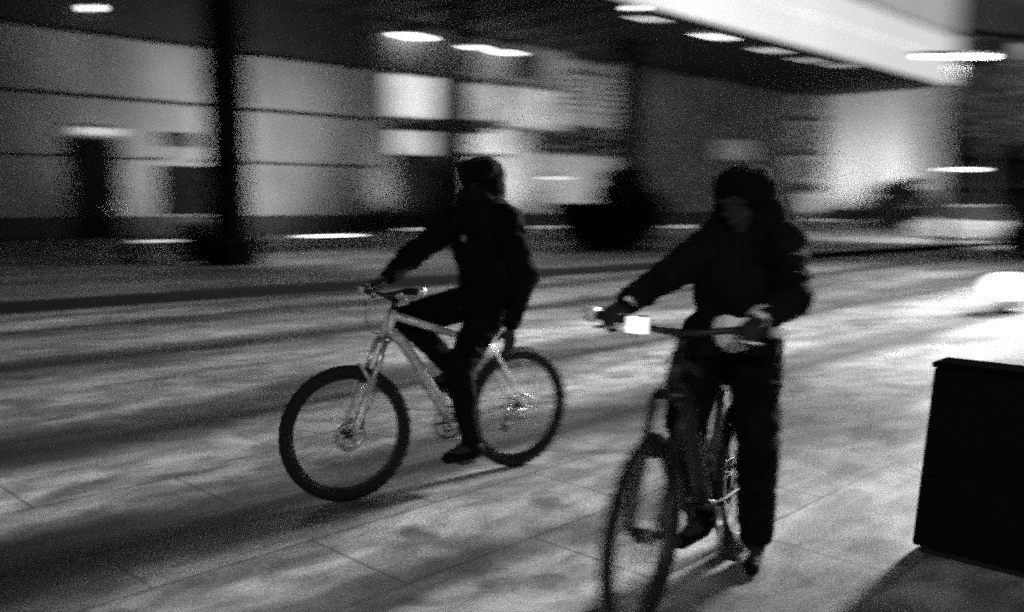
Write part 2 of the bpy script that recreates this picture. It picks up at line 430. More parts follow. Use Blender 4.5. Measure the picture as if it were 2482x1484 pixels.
# small wall lamps
for (px, py, w) in ((222, 20, .14), (1345, 432, .7)):
    p = hb(px, py, B-.4); bm = NB()
    if w < .5: ell(bm, p, (w, w, w))
    else: box(bm, p.x-w, p.x+w, p.y-.08, p.y+.08, p.z-.035, p.z+.035)
    s = hpart('wall_lamp', bm, 'lampglow' if w < .5 else 'softglow')
    bm = NB(); box(bm, p.x-.06, p.x+.06, p.y+.1, B+.01, p.z-.05, p.z+.35); hpart('bracket', bm, 'frame', parent=s)
# transverse end wall, white
bm = NB(); box(bm, 80.01, 80.6, BF+.3, B+.9, .14, ZC-.01)
hpart('end_wall', bm, 'white')
bm = NB(); box(bm, 79.9, 80.0, BF+.5, B-.2, .145, 1.2); hpart('end_plinth', bm, 'plinth')
# free standing columns under the canopy
for i, (px, w) in enumerate(((1118, .62), (1525, 1.15))):
    p = hb(px, 500, 34.0); r = w/2
    bm = NB(); box(bm, p.x-r, p.x+r, p.y-r, p.y+r, .15, ZC-.13); box(bm, p.x-r-.12, p.x+r+.12, p.y-r-.12, p.y+r+.12, .15, .6)
    hpart('column', bm, 'black', bev=.04)

# linear washers set in the pavement before the facade
def washer(x, y, L, power, facing='wall', label='', glow='floorglow'):
    t = empty('floor_light', (x, y, .14), label=label, cat='floor light', group='floor lights washing the hall')
    bm = NB(); box(bm, -L/2, L/2, -.22, .22, .0, .10); obj('housing', bm, 'blackmetal', t, bev=.02)
    bm = NB(); box(bm, -L/2+.05, L/2-.05, -.12, .12, .102, .13); obj('lens', bm, glow, t)
    if facing == 'wall':
        la = lamp('floor_light_beam', 'AREA', (x, y+.1, .34), power, target=(x, B, 5.2), size=L, sy=.3)
    else:
        t.rotation_euler.z = PI/2
        la = lamp('floor_light_beam', 'AREA', (x+.1, y, .34), power, target=(80, y, 6), size=.3, sy=L)
    return t
wl_ = [(420, 585, 2.6, .16, 'slim glowing floor light set before the wall hatch and bench'),
       (800, 573, 2.6, 2.2, 'brightest floor light below the pale panelled wall, beside the mounted rider'),
       (1020, 553, 2.4, .3, 'floor light in front of the dark entrance doors'),
       (1330, 551, 2.6, 1.0, 'floor light under the small awnings, left of the large planter'),
       (1655, 550, 2.6, 1.4, 'floor light by the outstretched arm of the standing rider')]
for (px, py, L, k, lab) in wl_:
    p = hz(px, py, .24)
    y = min(p.y, B-2.2)
    washer(hb(px, py, y).x, y, L, WASH_W*k, 'wall', lab, 'lampglow' if k == 2.2 else 'floorglow')
for y, lab in ((31.5, 'floor light at the foot of the white end wall, nearer the street'), (36.5, 'floor light at the foot of the white end wall, deep under the canopy')):
    washer(76.0, y, 3.0, WASH_W*1.25, 'end', lab)

# ------------------------------------------------------------------ mast and things on the pavement
mp_ = hz(546, 640, .14)
mast = empty('light_mast', mp_+Vector((.1, -.1, 0)), label='tall thick black mast rising out of the picture beside the bench', cat='mast')
bm = NB(); lathe(bm, [(.5, 0), (.5, .03), (.49, .5), (.48, .9), (.48, 2.5), (.48, 9.8), (.47, 10)], seg=20); obj('pole', bm, 'black', mast, True)
bm = NB(); lathe(bm, [(.68, 0), (.70, .05), (.70, .5), (.6, .62)], seg=20); obj('base', bm, 'black', mast)
bm = NB(); box(bm, -.9, .9, -.25, .25, 10, 10.2); obj('lamp_head', bm, 'blackmetal', mast)  # unseen lamp head made up to carry the fill beam
bm = NB(); box(bm, -.8, .8, -.2, .2, 9.96, 9.998); obj('lens', bm, 'softglow', mast)  # lens of the made-up lamp head
lamp('mast_fill_beam', 'SPOT', mp_+Vector((.85, -.1, 9.7)), MAST_FILL_W, target=hz(860, 625, .14), size=.3, spot=62, blend=1)  # fill beam added to brighten the pavement beyond the kerb

bp = hz(400, 632, .14)
bench = empty('bench', bp, label='low bench with pale slatted seat at the foot of the mast', cat='bench')
bm = NB()
for i in range(5): box(bm, -1.15, 1.15, -.3+i*.12, -.2+i*.12, .42, .46)
obj('seat', bm, 'wood', bench, bev=.008)
for sx in (-.85, .85):
    bm = NB(); box(bm, sx-.06, sx+.06, -.28, .28, 0, .41); obj('leg', bm, 'black', bench)
bp = at(470, 22.5, .14)
bin1 = empty('litter_bin', bp, label='small black drum bin between bench and mast', cat='litter bin')
bm = NB(); lathe(bm, [(.26, 0), (.30, .04), (.33, .78), (.33, .8)], seg=24); obj('body', bm, 'black', bin1, True)
bm = NB(); lathe(bm, [(.35, .81), (.36, .86), (.28, .93), (.05, .96)], seg=24); obj('lid', bm, 'blackmetal', bin1, True)

def leafmass(bm, c, r, n, s, clumps=9, flat=1.0):
    cs = []
    for i in range(clumps):
        d = Vector((random.gauss(0, 1), random.gauss(0, 1), random.gauss(0, 1)*flat)).normalized()*random.uniform(.35, .95)
        cs.append((Vector((d.x*r[0], d.y*r[1], d.z*r[2])), random.uniform(.28, .5)))
    for i in range(n):
        k, q = random.choice(cs)
        d = Vector((random.gauss(0, 1), random.gauss(0, 1), random.gauss(0, 1))).normalized()*random.uniform(.3, 1)**.5*q
        p = Vector(c)+k+Vector((d.x*r[0], d.y*r[1], d.z*r[2]))
        a = Vector((random.gauss(0, 1), random.gauss(0, 1), random.gauss(0, 1))).normalized(); u, w = basis(a)
        s_ = s*random.uniform(.6, 1.3)
        bm.faces.new([bm.verts.new(p+u*s_), bm.verts.new(p+w*s_*.5), bm.verts.new(p-u*s_), bm.verts.new(p-w*s_*.5)])
# big bowl planter behind the riders
pp = hz(1475, 600, .14)
pl = empty('bowl_planter', pp, label='huge black bowl planter with a shrub, between the two riders', cat='planter')
pl.location = pp
bm = NB(); lathe(bm, [(1.0, 0), (1.2, .12), (1.60, .5), (1.84, .95), (1.90, 1.32), (1.94, 1.36), (1.94, 1.42), (1.8, 1.42), (1.75, 1.3)], seg=40); obj('bowl', bm, 'black', pl, True)
bm = NB(); leafmass(bm, (.55, -.45, 1.95), (1.25, 1.25, .95), 3200, .13, 12); obj('foliage', bm, 'leaf', pl)
bm = NB()
for i in range(9):
    a = random.uniform(0, 2*PI); path(bm, curve([(0, 0, 1.3), (.25+.2*math.cos(a), -.15+.2*math.sin(a), 1.8), (.5+.6*math.cos(a), -.35+.6*math.sin(a), 2.4)], 4), .02, 6)
obj('stem', bm, 'bark', pl)

# low globe light on the ground, right
gp = hz(2440, 757, 0)
gl = empty('globe_light', gp, label='glowing globe light on a short black foot near the right edge', cat='lamp')
bm = NB(); lathe(bm, [(.22, 0), (.22, .04), (.08, .08), (.08, .16)], seg=20); obj('foot', bm, 'blackmetal', gl)
bm = NB(); ell(bm, (0, 0, .36), (.33, .30, .2), seg=24); obj('globe', bm, 'softglow', gl, True)

# ------------------------------------------------------------------ street beyond: lamps, trees, cars, far building
def street_lamp(px, Y, z, w, bulbs, label):
    p = at(px, Y); t = empty('street_lamp', p, TH-PI/2, label=label, cat='street lamp', group='street lamps beyond the hall')
    bm = NB(); lathe(bm, [(.16, 0), (.16, .3), (.09, .6), (.06, z), (.05, z+.05)], seg=14); obj('post', bm, 'blackmetal', t, True)
    bm = NB(); box(bm, -w/2-.08, w/2+.08, -.14, .14, z+.06, z+.16); obj('head', bm, 'blackmetal', t, bev=.02)
    for i in range(bulbs):
        x = -w/2+w*(i+.5)/bulbs; bm = NB(); ell(bm, (x, 0, z+.0), (w/bulbs*.42, .12, .09)); obj('bulb', bm, 'lampglow', t, True)
    return p
lp = street_lamp(2292, 30, 6.28, 2.3, 5, 'street lamp with a row of five bulbs above the trees')
street_lamp(2320, 52, 3.55, 2.2, 2, 'lower farther street lamp against the dim facade')
def tree(px, Y, h, cr, n, label, lean=.0):
    p = at(px, Y); t = empty('tree', p, label=label, cat='tree', group='trees along the street')
    bm = NB(); path(bm, curve([(0, 0, 0), (.1, .05, h*.25), (-.05+lean, .1, h*.5), (lean, 0, h*.8)], 5), [.22-.008*i for i in range(16)], 10)
    for i in range(7):
        a = i*2.4; r = cr*.7
        path(bm, curve([(lean*.6, .05, h*.42+i*.2), (lean+r*.5*math.cos(a), r*.5*math.sin(a), h*.6+i*.1), (lean+r*math.cos(a), r*math.sin(a), h*.72+i*.15)], 4), [.08-.006*k for k in range(9)], 6)
    obj('trunk', bm, 'bark', t)
    bm = NB(); leafmass(bm, (lean, 0, h*.76), (cr, cr, h*.26), n, .2, 16); obj('crown', bm, 'leaf', t)
tree(2390, 46, 8.6, 2.5, 4200, 'dark leafy street tree behind the row of bulbs, left of its neighbour')
tree(2530, 40, 8.2, 2.4, 3800, 'dark leafy street tree cut off by the right edge of the view')
tree(2180, 64, 3.2, 1.9, 2200, 'small dark tree low in front of the white end wall')
# far building
fb = at(2420, 95)
far = empty('far_building', fb, -.35, label='dim grey building with stacked ledges beyond the street trees', cat='building')
bm = NB(); box(bm, -30, 30, 0, 12, 0, 22); obj('wall', bm, 'facade2', far)
for i in range(6):
    bm = NB(); box(bm, -30.2, 30.2, -.5, -.002, 2.9+i*3.1, 3.3+i*3.1); obj('ledge', bm, 'darkclad', far)
wi = 0
for i in range(6):
    for j in range(10):
        lit = (i*7+j*5) % 6 == 0
        bm = NB(); x = -27+j*5.6; box(bm, x, x+2.6, -.12, -.004, .9+i*3.1, 2.6+i*3.1); obj('window', bm, 'windim' if lit else 'glassdark', far)
# parked cars
def car(p, rz, paint, label, cat, tall=1.45, L=4.3):
    t = empty('parked_car', p, rz, label=label, cat=cat)
    bm = NB(); w = .86
    prof = [(-L/2, .35), (-L/2-.03, .62), (-L/2+.1, .88), (-L/2+.55, .93), (-.95, .95), (1.0, .95), (L/2-.3, .84), (L/2, .66), (L/2+.03, .38), (L/2-.1, .22), (-L/2+.1, .22)]
    def loft(pr, yy):
        rows = [[bm.verts.new((x*(1 if abs(y) < .8 else .985), y, z)) for (x, z) in pr] for y in yy]
        for A_, B_ in zip(rows, rows[1:]):
            for k in range(len(pr)): bm.faces.new((A_[k], A_[(k+1) % len(pr)], B_[(k+1) % len(pr)], B_[k]))
        bm.faces.new(rows[0]); bm.faces.new(rows[-1][::-1])
    loft(prof, (-w, -.6, .6, w)); obj('body', bm, paint, t, bev=.05)
    bm = NB()
    lo = [(-L/2+.35, .95), (1.25, .95)]; hi = [(-L/2+.95, tall), (.35, tall)]
    vs = [bm.verts.new((x, s*w*.95, .945)) for x, z in lo for s in (-1, 1)]+[bm.verts.new((x, s*w*.74, tall-.03)) for x, z in hi for s in (-1, 1)]
    for f in ((0, 1, 5, 4), (2, 3, 7, 6), (0, 2, 6, 4), (1, 3, 7, 5), (4, 5, 7, 6)): bm.faces.new([vs[k] for k in f])
    obj('window_glass', bm, 'glassdark', t)
    bm = NB(); box(bm, hi[0][0]+.02, hi[1][0]-.02, -w*.75, w*.75, tall-.028, tall+.02); obj('roof', bm, paint, t, bev=.03)
    for x in (-L/2+.75, L/2-.8):
        for s in (-1, 1):
            bm = NB(); ring(bm, (x, s*(w-.06), .31), (0, 1, 0), .235, .075, 32, 10); wh = obj('wheel', bm, 'rubber', t, True)
            bm = NB(); ring(bm, (x, s*(w-.03), .31), (0, 1, 0), .12, .045, 24, 8); ell(bm, (x, s*(w-.03), .31), (.06, .03, .06)); obj('rim', bm, 'steel', wh, True)
    for s in (-1, 1):
        bm = NB(); ell(bm, (L/2-.06, s*.62, .66), (.1, .17, .07)); obj('headlight', bm, 'steel', t, True)
        bm = NB(); ell(bm, (-L/2+.02, s*.66, .74), (.06, .14, .08)); obj('tail_light', bm, 'glassdark', t, True)
        bm = NB(); ell(bm, (.75, s*(w+.08), .98), (.06, .1, .07)); obj('wing_mirror', bm, paint, t, True)
    return t
q = at(2545, 27.3); car(q, 0.06, 'carblack', 'black parked car cut off by the right edge of the view', 'car')
q = at(2325, 37); car(q, TH+.25, 'carwhite', 'white parked car seen end-on below the low dark tree', 'car', 1.5)
# hedge clumps between end wall and street
for (px, Y, r, lab) in ((2140, 58, 1.3, 'round dark bush low before the white wall'), (2235, 50, 1.0, 'smaller dark bush at the corner by the white car')):
    t = empty('bush', at(px, Y, 0), label=lab, cat='bush')
    bm = NB(); leafmass(bm, (0, 0, r*.8), (r*1.3, r*1.1, r*.85), 1500, .14, 9); obj('foliage', bm, 'leaf', t)
    bm = NB()
    for k in range(5): path(bm, [(0, 0, 0), (.3*math.cos(k*1.3), .3*math.sin(k*1.3), r*.8)], [.05, .02], 6)
    obj('stem', bm, 'bark', t)

# floodlights on a tall mast to the right of the view: the light the riders are seen against
def flood(X, Y, z, power, tgt, label, size=.6):
    p = XY(X, Y); t = empty('floodlight_mast', p, label=label, cat='floodlight mast')
    bm = NB(); lathe(bm, [(.25, 0), (.25, .4), (.18, .8), (.12, z)], seg=14); obj('pole', bm, 'blackmetal', t, True)
    bm = NB(); box(bm, -.9, .9, -.12, .12, z, z+.12); obj('crossbar', bm, 'blackmetal', t)
    bm = NB(); box(bm, -.8, .8, -.25, -.13, z-.3, z+.3); obj('lamp_head', bm, 'softglow', t)
    d = (Vector(tgt)-(p+Vector((0, 0, z)))); d.z = 0; d.normalize()
    lamp('floodlight_beam', 'SPOT', p+Vector((0, 0, z-.2))+d*.8, power, target=tgt, size=size, spot=55, blend=1)
flood(20, 22, 11, FLOOD_W*.55, XY(4.6, 5.5), 'tall floodlight mast standing right of the view', 2.2)
lamp('floodlight_wide_beam', 'SPOT', XY(19.4, 21.4, 10.8), FLOOD_W*.33, target=XY(9, 9), size=2.0, spot=110, blend=1)
# unseen fill light added behind the camera, on a made-up lamp post
bl = XY(.6, -4.5); t = empty('street_lamp', bl, label='added fill light on an unseen post behind the viewpoint', cat='street lamp')
bm = NB(); lathe(bm, [(.16, 0), (.16, .3), (.08, .6), (.06, 4.8)], seg=14); obj('post', bm, 'blackmetal', t, True)  # made-up post for the added fill light
bm = NB(); lathe(bm, [(.07, 4.8), (.3, 4.95), (.32, 5.1), (.1, 5.2)], seg=20); obj('head', bm, 'blackmetal', t, True)  # made-up head for the added fill light
lamp('street_lamp_or_fill_beam', 'SPOT', bl+Vector((0, 0, 4.7)), BACK_FILL_W, target=XY(1.0, 4.2, .7), size=.25, spot=60, blend=1)  # fill added to brighten pale clothing and bike parts
lamp('street_lamp_or_fill_beam', 'SPOT', lp+Vector((0, 0, 6.1)), FLOOD2_W, target=at(2420, 95, 6), size=.6, spot=150, blend=1)

# ------------------------------------------------------------------ foreground cabinet
c0 = hz(2208, 1336, 0)
cab = empty('utility_cabinet', c0, label='big flat black utility cabinet at the lower right corner', cat='cabinet')
bm = NB(); box(bm, 0, .16, -1.1, 0, .03, .81); 
for v in bm.verts:
    if v.co.z > .5 and v.co.y > -.5: v.co.y -= .055
obj('body', bm, 'black', cab, bev=.01)
bm = NB(); box(bm, .02, .14, -1.07, -.03, 0, .028); obj('plinth', bm, 'blackmetal', cab)
bm = NB(); box(bm, -.008, .168, -1.108, -.048, .812, .835); obj('lid', bm, mat('matt lid', .004, 1.0, 0, .3, 5, spec=0.0), cab, bev=.006)
for y in (-.5,):
    bm = NB(); box(bm, -.006, .001, y-.004, y+.004, .06, .77); obj('door_seam', bm, 'blackmetal', cab)
bm = NB(); box(bm, -.02, -.001, -.46, -.43, .4, .52); obj('handle', bm, 'blackmetal', cab)

# ------------------------------------------------------------------ bicycles
def bicycle(rear, front, steer, label, paint, lampon=False, R=.345, tyre=.033):
    rear = Vector(rear); front = Vector(front); WB = (front-rear).length
    rz = math.atan2(front.y-rear.y, front.x-rear.x)
    t = empty('bicycle', rear, rz, label=label, cat='bicycle')
    HA = math.radians(70); hub = Vector((WB, 0, R))
    ax = Vector((-math.cos(HA), 0, math.sin(HA)))           # up along the steering axis
    base = Vector((WB-.045/math.sin(HA), 0, R))             # where the axis passes hub height
    crown = base + ax*.50; htop = crown + ax*.145; stem_t = htop + ax*.055
    Rm = Matrix.Translation(crown) @ Matrix.Rotation(steer, 4, ax) @ Matrix.Translation(-crown)
    def S(p): return Rm @ Vector(p)
    BBk = Vector((.435, 0, .305)); seat_top = Vector((.245, 0, .80)); rhub = Vector((0, 0, R))
    # frame
    bm = NB()
    path(bm, [crown+ax*.012, htop], .026, 16)
    path(bm, [htop-ax*.025, seat_top-Vector((-.02, 0, .06))], [.022, .018], 12)
    path(bm, curve([crown+ax*.035, crown+ax*.03+Vector((-.12, 0, -.10)), BBk+Vector((.03, 0, .03))], 5), .031, 14, sx=1.15, sy=.95)
    path(bm, [BBk, seat_top], .018, 12)
    for s in (-1, 1):
        path(bm, curve([seat_top+Vector((0, s*.015, -.05)), (.19, s*.05, .68), rhub+Vector((0, s*.068, 0))], 4), .0095, 8)
        path(bm, curve([BBk+Vector((-.02, s*.02, 0)), (.33, s*.045, .31), rhub+Vector((0, s*.068, 0))], 4), .0105, 8)
    path(bm, [BBk+Vector((0, -.036, 0)), BBk+Vector((0, .036, 0))], .024, 14)
    fr = obj('frame', bm, paint, t, True)
    bm = NB(); path(bm, [crown+ax*.03, htop-ax*.02], .0285, 16); obj('head_tube', bm, 'blackmetal' if lampon else 'whitepaint', fr, True)
    # fork
    bm = NB()
    cr = crown - ax*.012
    path(bm, [S(cr+Vector((0, -.058, 0))), S(cr+Vector((0, .058, 0)))], .02, 12)
    arch = []
    for s in (-1, 1):
        a = cr+Vector((.012, s*.058, 0)); b = hub+Vector((-.012, s*.058, .0)); m = a.lerp(b, .42)
        path(bm, [S(a), S(m)], .0155, 12)
    fk = obj('fork', bm, 'blackmetal' if lampon else 'silver', t, True)
    for s in (-1, 1):
        a = cr+Vector((.012, s*.058, 0)); b = hub+Vector((-.012, s*.058, .0)); m = a.lerp(b, .40)
        bm = NB(); path(bm, [S(m), S(a.lerp(b, .9)), S(b)], [.023, .020, .016], 12); obj('fork_leg', bm, 'blackmetal' if lampon else 'silverpaint', fk, True)
    bm = NB(); a = (cr+Vector((.012, 0, 0))).lerp(hub, .44)
    path(bm, curve([S(a+Vector((.0, -.06, 0))), S(a+Vector((.03, -.05, .06))), S(a+Vector((.035, 0, .085))), S(a+Vector((.03, .05, .06))), S(a+Vector((0, .06, 0)))], 4), .010, 8); obj('fork_brace', bm, 'blackmetal' if lampon else 'silverpaint', fk, True)
    # wheels
    def wheel(c, T, name):
        axis = (T(Vector(c)+Vector((0, 1, 0)))-T(c)).normalized(); c_ = T(c)
        bm = NB(); ring(bm, c_, axis, R-tyre, tyre, 72, 12, sx=.95, sy=1.0)
        for k in range(72):                      # tread knobs
            u, w_ = basis(axis); a = 2*PI*k/72; rd = u*math.cos(a)+w_*math.sin(a); tg = axis.cross(rd)
            off = axis*(.012 if k % 2 else -.012)
            cc = c_+rd*(R-.0065)+off
            vs = [bm.verts.new(cc+rd*dz+tg*dx*.009+axis*dy*.009) for dx in (-1, 1) for dy in (-1, 1) for dz in (-.006, .004)]
            for f in ((0, 1, 3, 2), (4, 6, 7, 5), (0, 4, 5, 1), (2, 3, 7, 6), (1, 5, 7, 3)): bm.faces.new([vs[i] for i in f])
        wo = obj(name, bm, 'rubber', t, True)
        bm = NB(); ring(bm, c_, axis, R-tyre*2+.003, .011, 72, 8, sx=1.2, sy=.9); obj('rim', bm, 'blackmetal', wo, True)
        bm = NB(); u, w_ = basis(axis)
        for k in range(32):
            a = 2*PI*k/32; s = 1 if k % 2 else -1; a2 = a+(.55 if (k//2) % 2 else -.55)
            path(bm, [c_+axis*(s*.028)+(u*math.cos(a2)+w_*math.sin(a2))*.024, c_+(u*math.cos(a)+w_*math.sin(a))*(R-tyre*2)], .0013, 5)
        obj('spokes', bm, 'steel', wo)
        bm = NB(); path(bm, [c_-axis*.055, c_-axis*.03, c_-axis*.029, c_+axis*.029, c_+axis*.03, c_+axis*.055], [.012, .014, .027, .027, .014, .012], 16); obj('hub', bm, 'blackmetal', wo, True)
        bm = NB(); ring(bm, c_+axis*.042, axis, .072, .012, 40, 6, sx=.12, sy=1)
        for k in range(6):
            a = k*PI/3; path(bm, [c_+axis*.042, c_+axis*.042+(u*math.cos(a)+w_*math.sin(a))*.066], .005, 5)
        obj('brake_disc', bm, 'steel', wo, True)
        return axis
    wheel(rhub, lambda p: Vector(p), 'wheel')
    wheel(hub, S, 'wheel')
    bm = NB(); ell(bm, S(hub+Vector((-.05, .05, .055))), (.028, .018, .035)); ell(bm, S(hub+Vector((-.045, .055, .075))), (.018, .014, .022)); obj('brake_caliper', bm, 'blackmetal', fk, True)
    bm = NB(); path(bm, curve([S(hub+Vector((-.05, .06, .06))), S(hub+Vector((-.12, .075, .18))), S(crown+Vector((.03, .07, -.06))), S(stem_t+Vector((.08, .10, -.05))), S(stem_t+Vector((.05, .16, .03)))], 6), .0028, 6)
    path(bm, curve([S(stem_t+Vector((.05, -.18, .03))), S(stem_t+Vector((.13, -.10, -.04))), S(crown+Vector((.06, -.02, .03))), crown+Vector((-.08, 0, -.02)), BBk+Vector((.06, 0, .10))], 6), .0028, 6)
    obj('cable', bm, 'blackmetal', t)
    # cockpit
    sf = stem_t + Vector((.065, 0, .03))
    bm = NB(); path(bm, [htop, stem_t+ax*.02], .018, 12); path(bm, [S(stem_t), S(sf)], .017, 12); obj('stem', bm, 'blackmetal', t, True)
    gl_ = []; gr = {}
    pts = [sf+Vector((-.055, -.33, .025)), sf+Vector((-.03, -.2, .022)), sf+Vector((0, -.08, .004)), sf, sf+Vector((0, .08, .004)), sf+Vector((-.03, .2, .022)), sf+Vector((-.055, .33, .025))]
    bm = NB(); path(bm, curve([S(p) for p in pts], 5), .0125, 12); hbk = obj('handlebar', bm, 'blackmetal', t, True)
    for s, (i0, i1) in ((-1, (0, 1)), (1, (6, 5))):
        a, b = pts[i0], pts[i1]; q = a.lerp(b, .95)
        bm = NB(); path(bm, [S(a), S(q)], .0175, 12); obj('grip', bm, 'rubber', hbk, True)
        bm = NB(); path(bm, [S(a+(a-b)*.02), S(a+(a-b)*(.32 if lampon else .22))], .03 if lampon and s < 0 else .021, 12); obj('bar_end', bm, 'whitepaint' if s < 0 or lampon else 'silver', hbk, True)
        bm = NB(); path(bm, curve([S(q+Vector((.0, 0, -.005))), S(q+Vector((.05, -s*.0, -.02))), S(a.lerp(b, .45)+Vector((.06, 0, -.03))), S(a.lerp(b, .15)+Vector((.055, 0, -.035)))], 4), .0062, 8); obj('brake_lever', bm, 'silver', hbk, True)
        gr[s] = (S(a.lerp(b, .5)), (S(b)-S(a)).normalized())
    # lamp / reflector on the bar
    lpnt = sf+Vector((.035, -.12 if lampon else -.17, .02))
    bm = NB(); w_ = .032 if lampon else .02
    path(bm, [S(lpnt+Vector((-.03, 0, 0))), S(lpnt+Vector((.02, 0, 0)))], w_, 16); fl = obj('headlight', bm, 'blackmetal', t, True)
    bm = NB(); q0 = lpnt+Vector((.021, 0, 0))
    vs = [bm.verts.new(S(q0+Vector((dx, dy*w_, dz*w_)))) for dx in (0, .012) for dy in (-1, 1) for dz in (-.9, .9)]
    for f in ((0, 1, 3, 2), (4, 6, 7, 5), (0, 4, 5, 1), (2, 3, 7, 6), (0, 2, 6, 4), (1, 5, 7, 3)): bm.faces.new([vs[i] for i in f])
    obj('lens', bm, 'softglow' if lampon else 'whitepaint', fl, True)
    # saddle
    sd = seat_top + Vector((-.03, 0, .135))
    bm = NB(); path(bm, [seat_top-Vector((-.01, 0, .02)), sd-Vector((0, 0, .02))], .0135, 12); obj('seat_post', bm, 'silver', t, True)
    bm = NB(); ell(bm, sd+Vector((-.06, 0, .0)), (.10, .075, .032)); ell(bm, sd+Vector((.07, 0, .0)), (.12, .028, .024)); obj('saddle', bm, 'rubber', t, True)
    # drivetrain
    bm = NB(); c_ = BBk+Vector((0, -.047, 0)); ring(bm, c_, (0, 1, 0), .088, .006, 44, 6, sx=.5, sy=1.2); ring(bm, c_, (0, 1, 0), .05, .005, 32, 6)
    for k in range(5):
        a = k*2*PI/5; path(bm, [c_, c_+Vector((math.cos(a), 0, math.sin(a)))*.085], .006, 6)
    obj('chainring', bm, 'blackmetal', t, True)
    ca = PI/2+.12
    ped = {}
    for s, a in ((-1, ca), (1, ca+PI)):
        e = BBk+Vector((math.cos(a)*.17, s*.075, math.sin(a)*.17))
        bm = NB(); path(bm, [BBk+Vector((0, s*.06, 0)), e], [.014, .010], 10); obj('crank', bm, 'silver', t, True)
        bm = NB(); box(bm, e.x-.045, e.x+.045, e.y+(.01 if s > 0 else -.1), e.y+(.1 if s > 0 else -.01), e.z-.012, e.z+.012); obj('pedal', bm, 'blackmetal', t, bev=.004)
        ped[s] = e+Vector((0, s*.055, .012))
    bm = NB(); cass = rhub+Vector((0, -.045, 0))
    for r_, o_ in ((.05, 0), (.04, -.006), (.03, -.012)): ring(bm, cass+Vector((0, o_, 0)), (0, 1, 0), r_, .005, 30, 5, sx=.4)
    obj('cassette', bm, 'steel', t, True)
    bm = NB()
    path(bm, [c_+Vector((0, 0, .09)), cass+Vector((0, 0, .05))], .0045, 5)
    jock = rhub+Vector((.05, -.05, -.13)); path(bm, [c_+Vector((0, 0, -.09)), jock, cass+Vector((-.02, 0, -.05))], .0045, 5); obj('chain', bm, 'steel', t)
    bm = NB(); path(bm, [rhub+Vector((.01, -.07, -.02)), rhub+Vector((.03, -.06, -.07)), jock], .011, 8); ring(bm, jock, (0, 1, 0), .018, .005, 16, 6); obj('derailleur', bm, 'blackmetal', t, True)
    return t, gr, ped, sd

b1, gr1, ped1, sd1 = bicycle(hz(1255, 1128), hz(845, 1213), -.12, 'silver mountain bike ridden one-handed, wheels seen nearly side-on', 'silverpaint')
b2, gr2, ped2, sd2 = bicycle(hz(1800, 1322), hz(1552, 1530), .10, 'dark bike seen almost head-on, front wheel cut by the bottom edge', 'blackmetal', True)
b1.rotation_euler.x = 0

# ------------------------------------------------------------------ people
def hand(bm, wrist, d, n, s, curl=(.5, .7, .5), scale=1.0, thumb=.5):
    """d: towards the fingers, n: out of the palm, s: towards the thumb"""
    d = Vector(d).normalized(); n = Vector(n); n = (n-d*n.dot(d)).normalized(); s0 = d.cross(n)
    s = s0 if s0.dot(Vector(s)) > 0 else -s0
    W_ = Vector(wrist); k = scale
    kn = []
    for i, off in enumerate((.030, .010, -.010, -.029)):
        q = W_ + d*(.088-.004*abs(i-1))*k + s*off*k
        cap(bm, W_+d*.012*k+s*off*.6*k, q, .0145*k, .0115*k, 8); kn.append(q)
    ell(bm, W_+d*.05*k, (.028*k, .028*k, .016*k), Matrix((s, d, n)).transposed(), 10)
    for i, q in enumerate(kn):
        L = (.042, .047, .044, .034)[i]*k; r = (.0092, .0095, .009, .008)[i]*k; a = 0; p = q
        for j in range(3):
            a += curl[j]; dd = d*math.cos(a)+n*math.sin(a); e = p+dd*L*(1, .65, .5)[j]
            cap(bm, p, e, r*(1-.08*j), r*(.92-.08*j), 8); p = e
    b = W_+d*.02*k+s*.022*k
    m = b+(d*.6+s*.65+n*.35*thumb*2).normalized()*.042*k; e = m+(d*.75+s*.1+n*.65*thumb*2).normalized()*.034*k
    cap(bm, b, m, .013*k, .0105*k, 8); cap(bm, m, e, .0105*k, .0085*k, 8)

def head(bm, c, fwd, up, k=1.0):
    f = Vector(fwd).normalized(); u = Vector(up); u = (u-f*u.dot(f)).normalized(); l = u.cross(f)
    Rr = Matrix((f, l, u)).transposed()
    P = lambda a, b, z: Vector(c)+(f*a+l*b+u*z)*k
    E_ = lambda p, r, sg=14: ell(bm, P(*p), tuple(x*k for x in r), Rr, sg)
    E_((-.012, 0, .03), (.098, .076, .092), 20); E_((.022, 0, -.035), (.072, .06, .075), 18)
    E_((.045, 0, -.085), (.035, .034, .022)); E_((.078, 0, -.055), (.018, .027, .02))
    cap(bm, P(.085, 0, .02), P(.108, 0, -.022), .009*k, .014*k, 8)
    cap(bm, P(.093, -.018, -.05), P(.093, .018, -.05), .008*k, .008*k, 8); cap(bm, P(.09, -.016, -.062), P(.09, .016, -.062), .008*k, .008*k, 8)
    cap(bm, P(.082, -.05, .03), P(.088, .05, .03), .011*k, .011*k, 8)
    for s in (-1, 1):
        E_((.076, s*.031, .006), (.012, .014, .011), 10)
        E_((-.005, s*.077, -.005), (.018, .008, .031), 10)
        E_((.06, s*.045, -.025), (.022, .018, .02), 10)
    return P, Rr

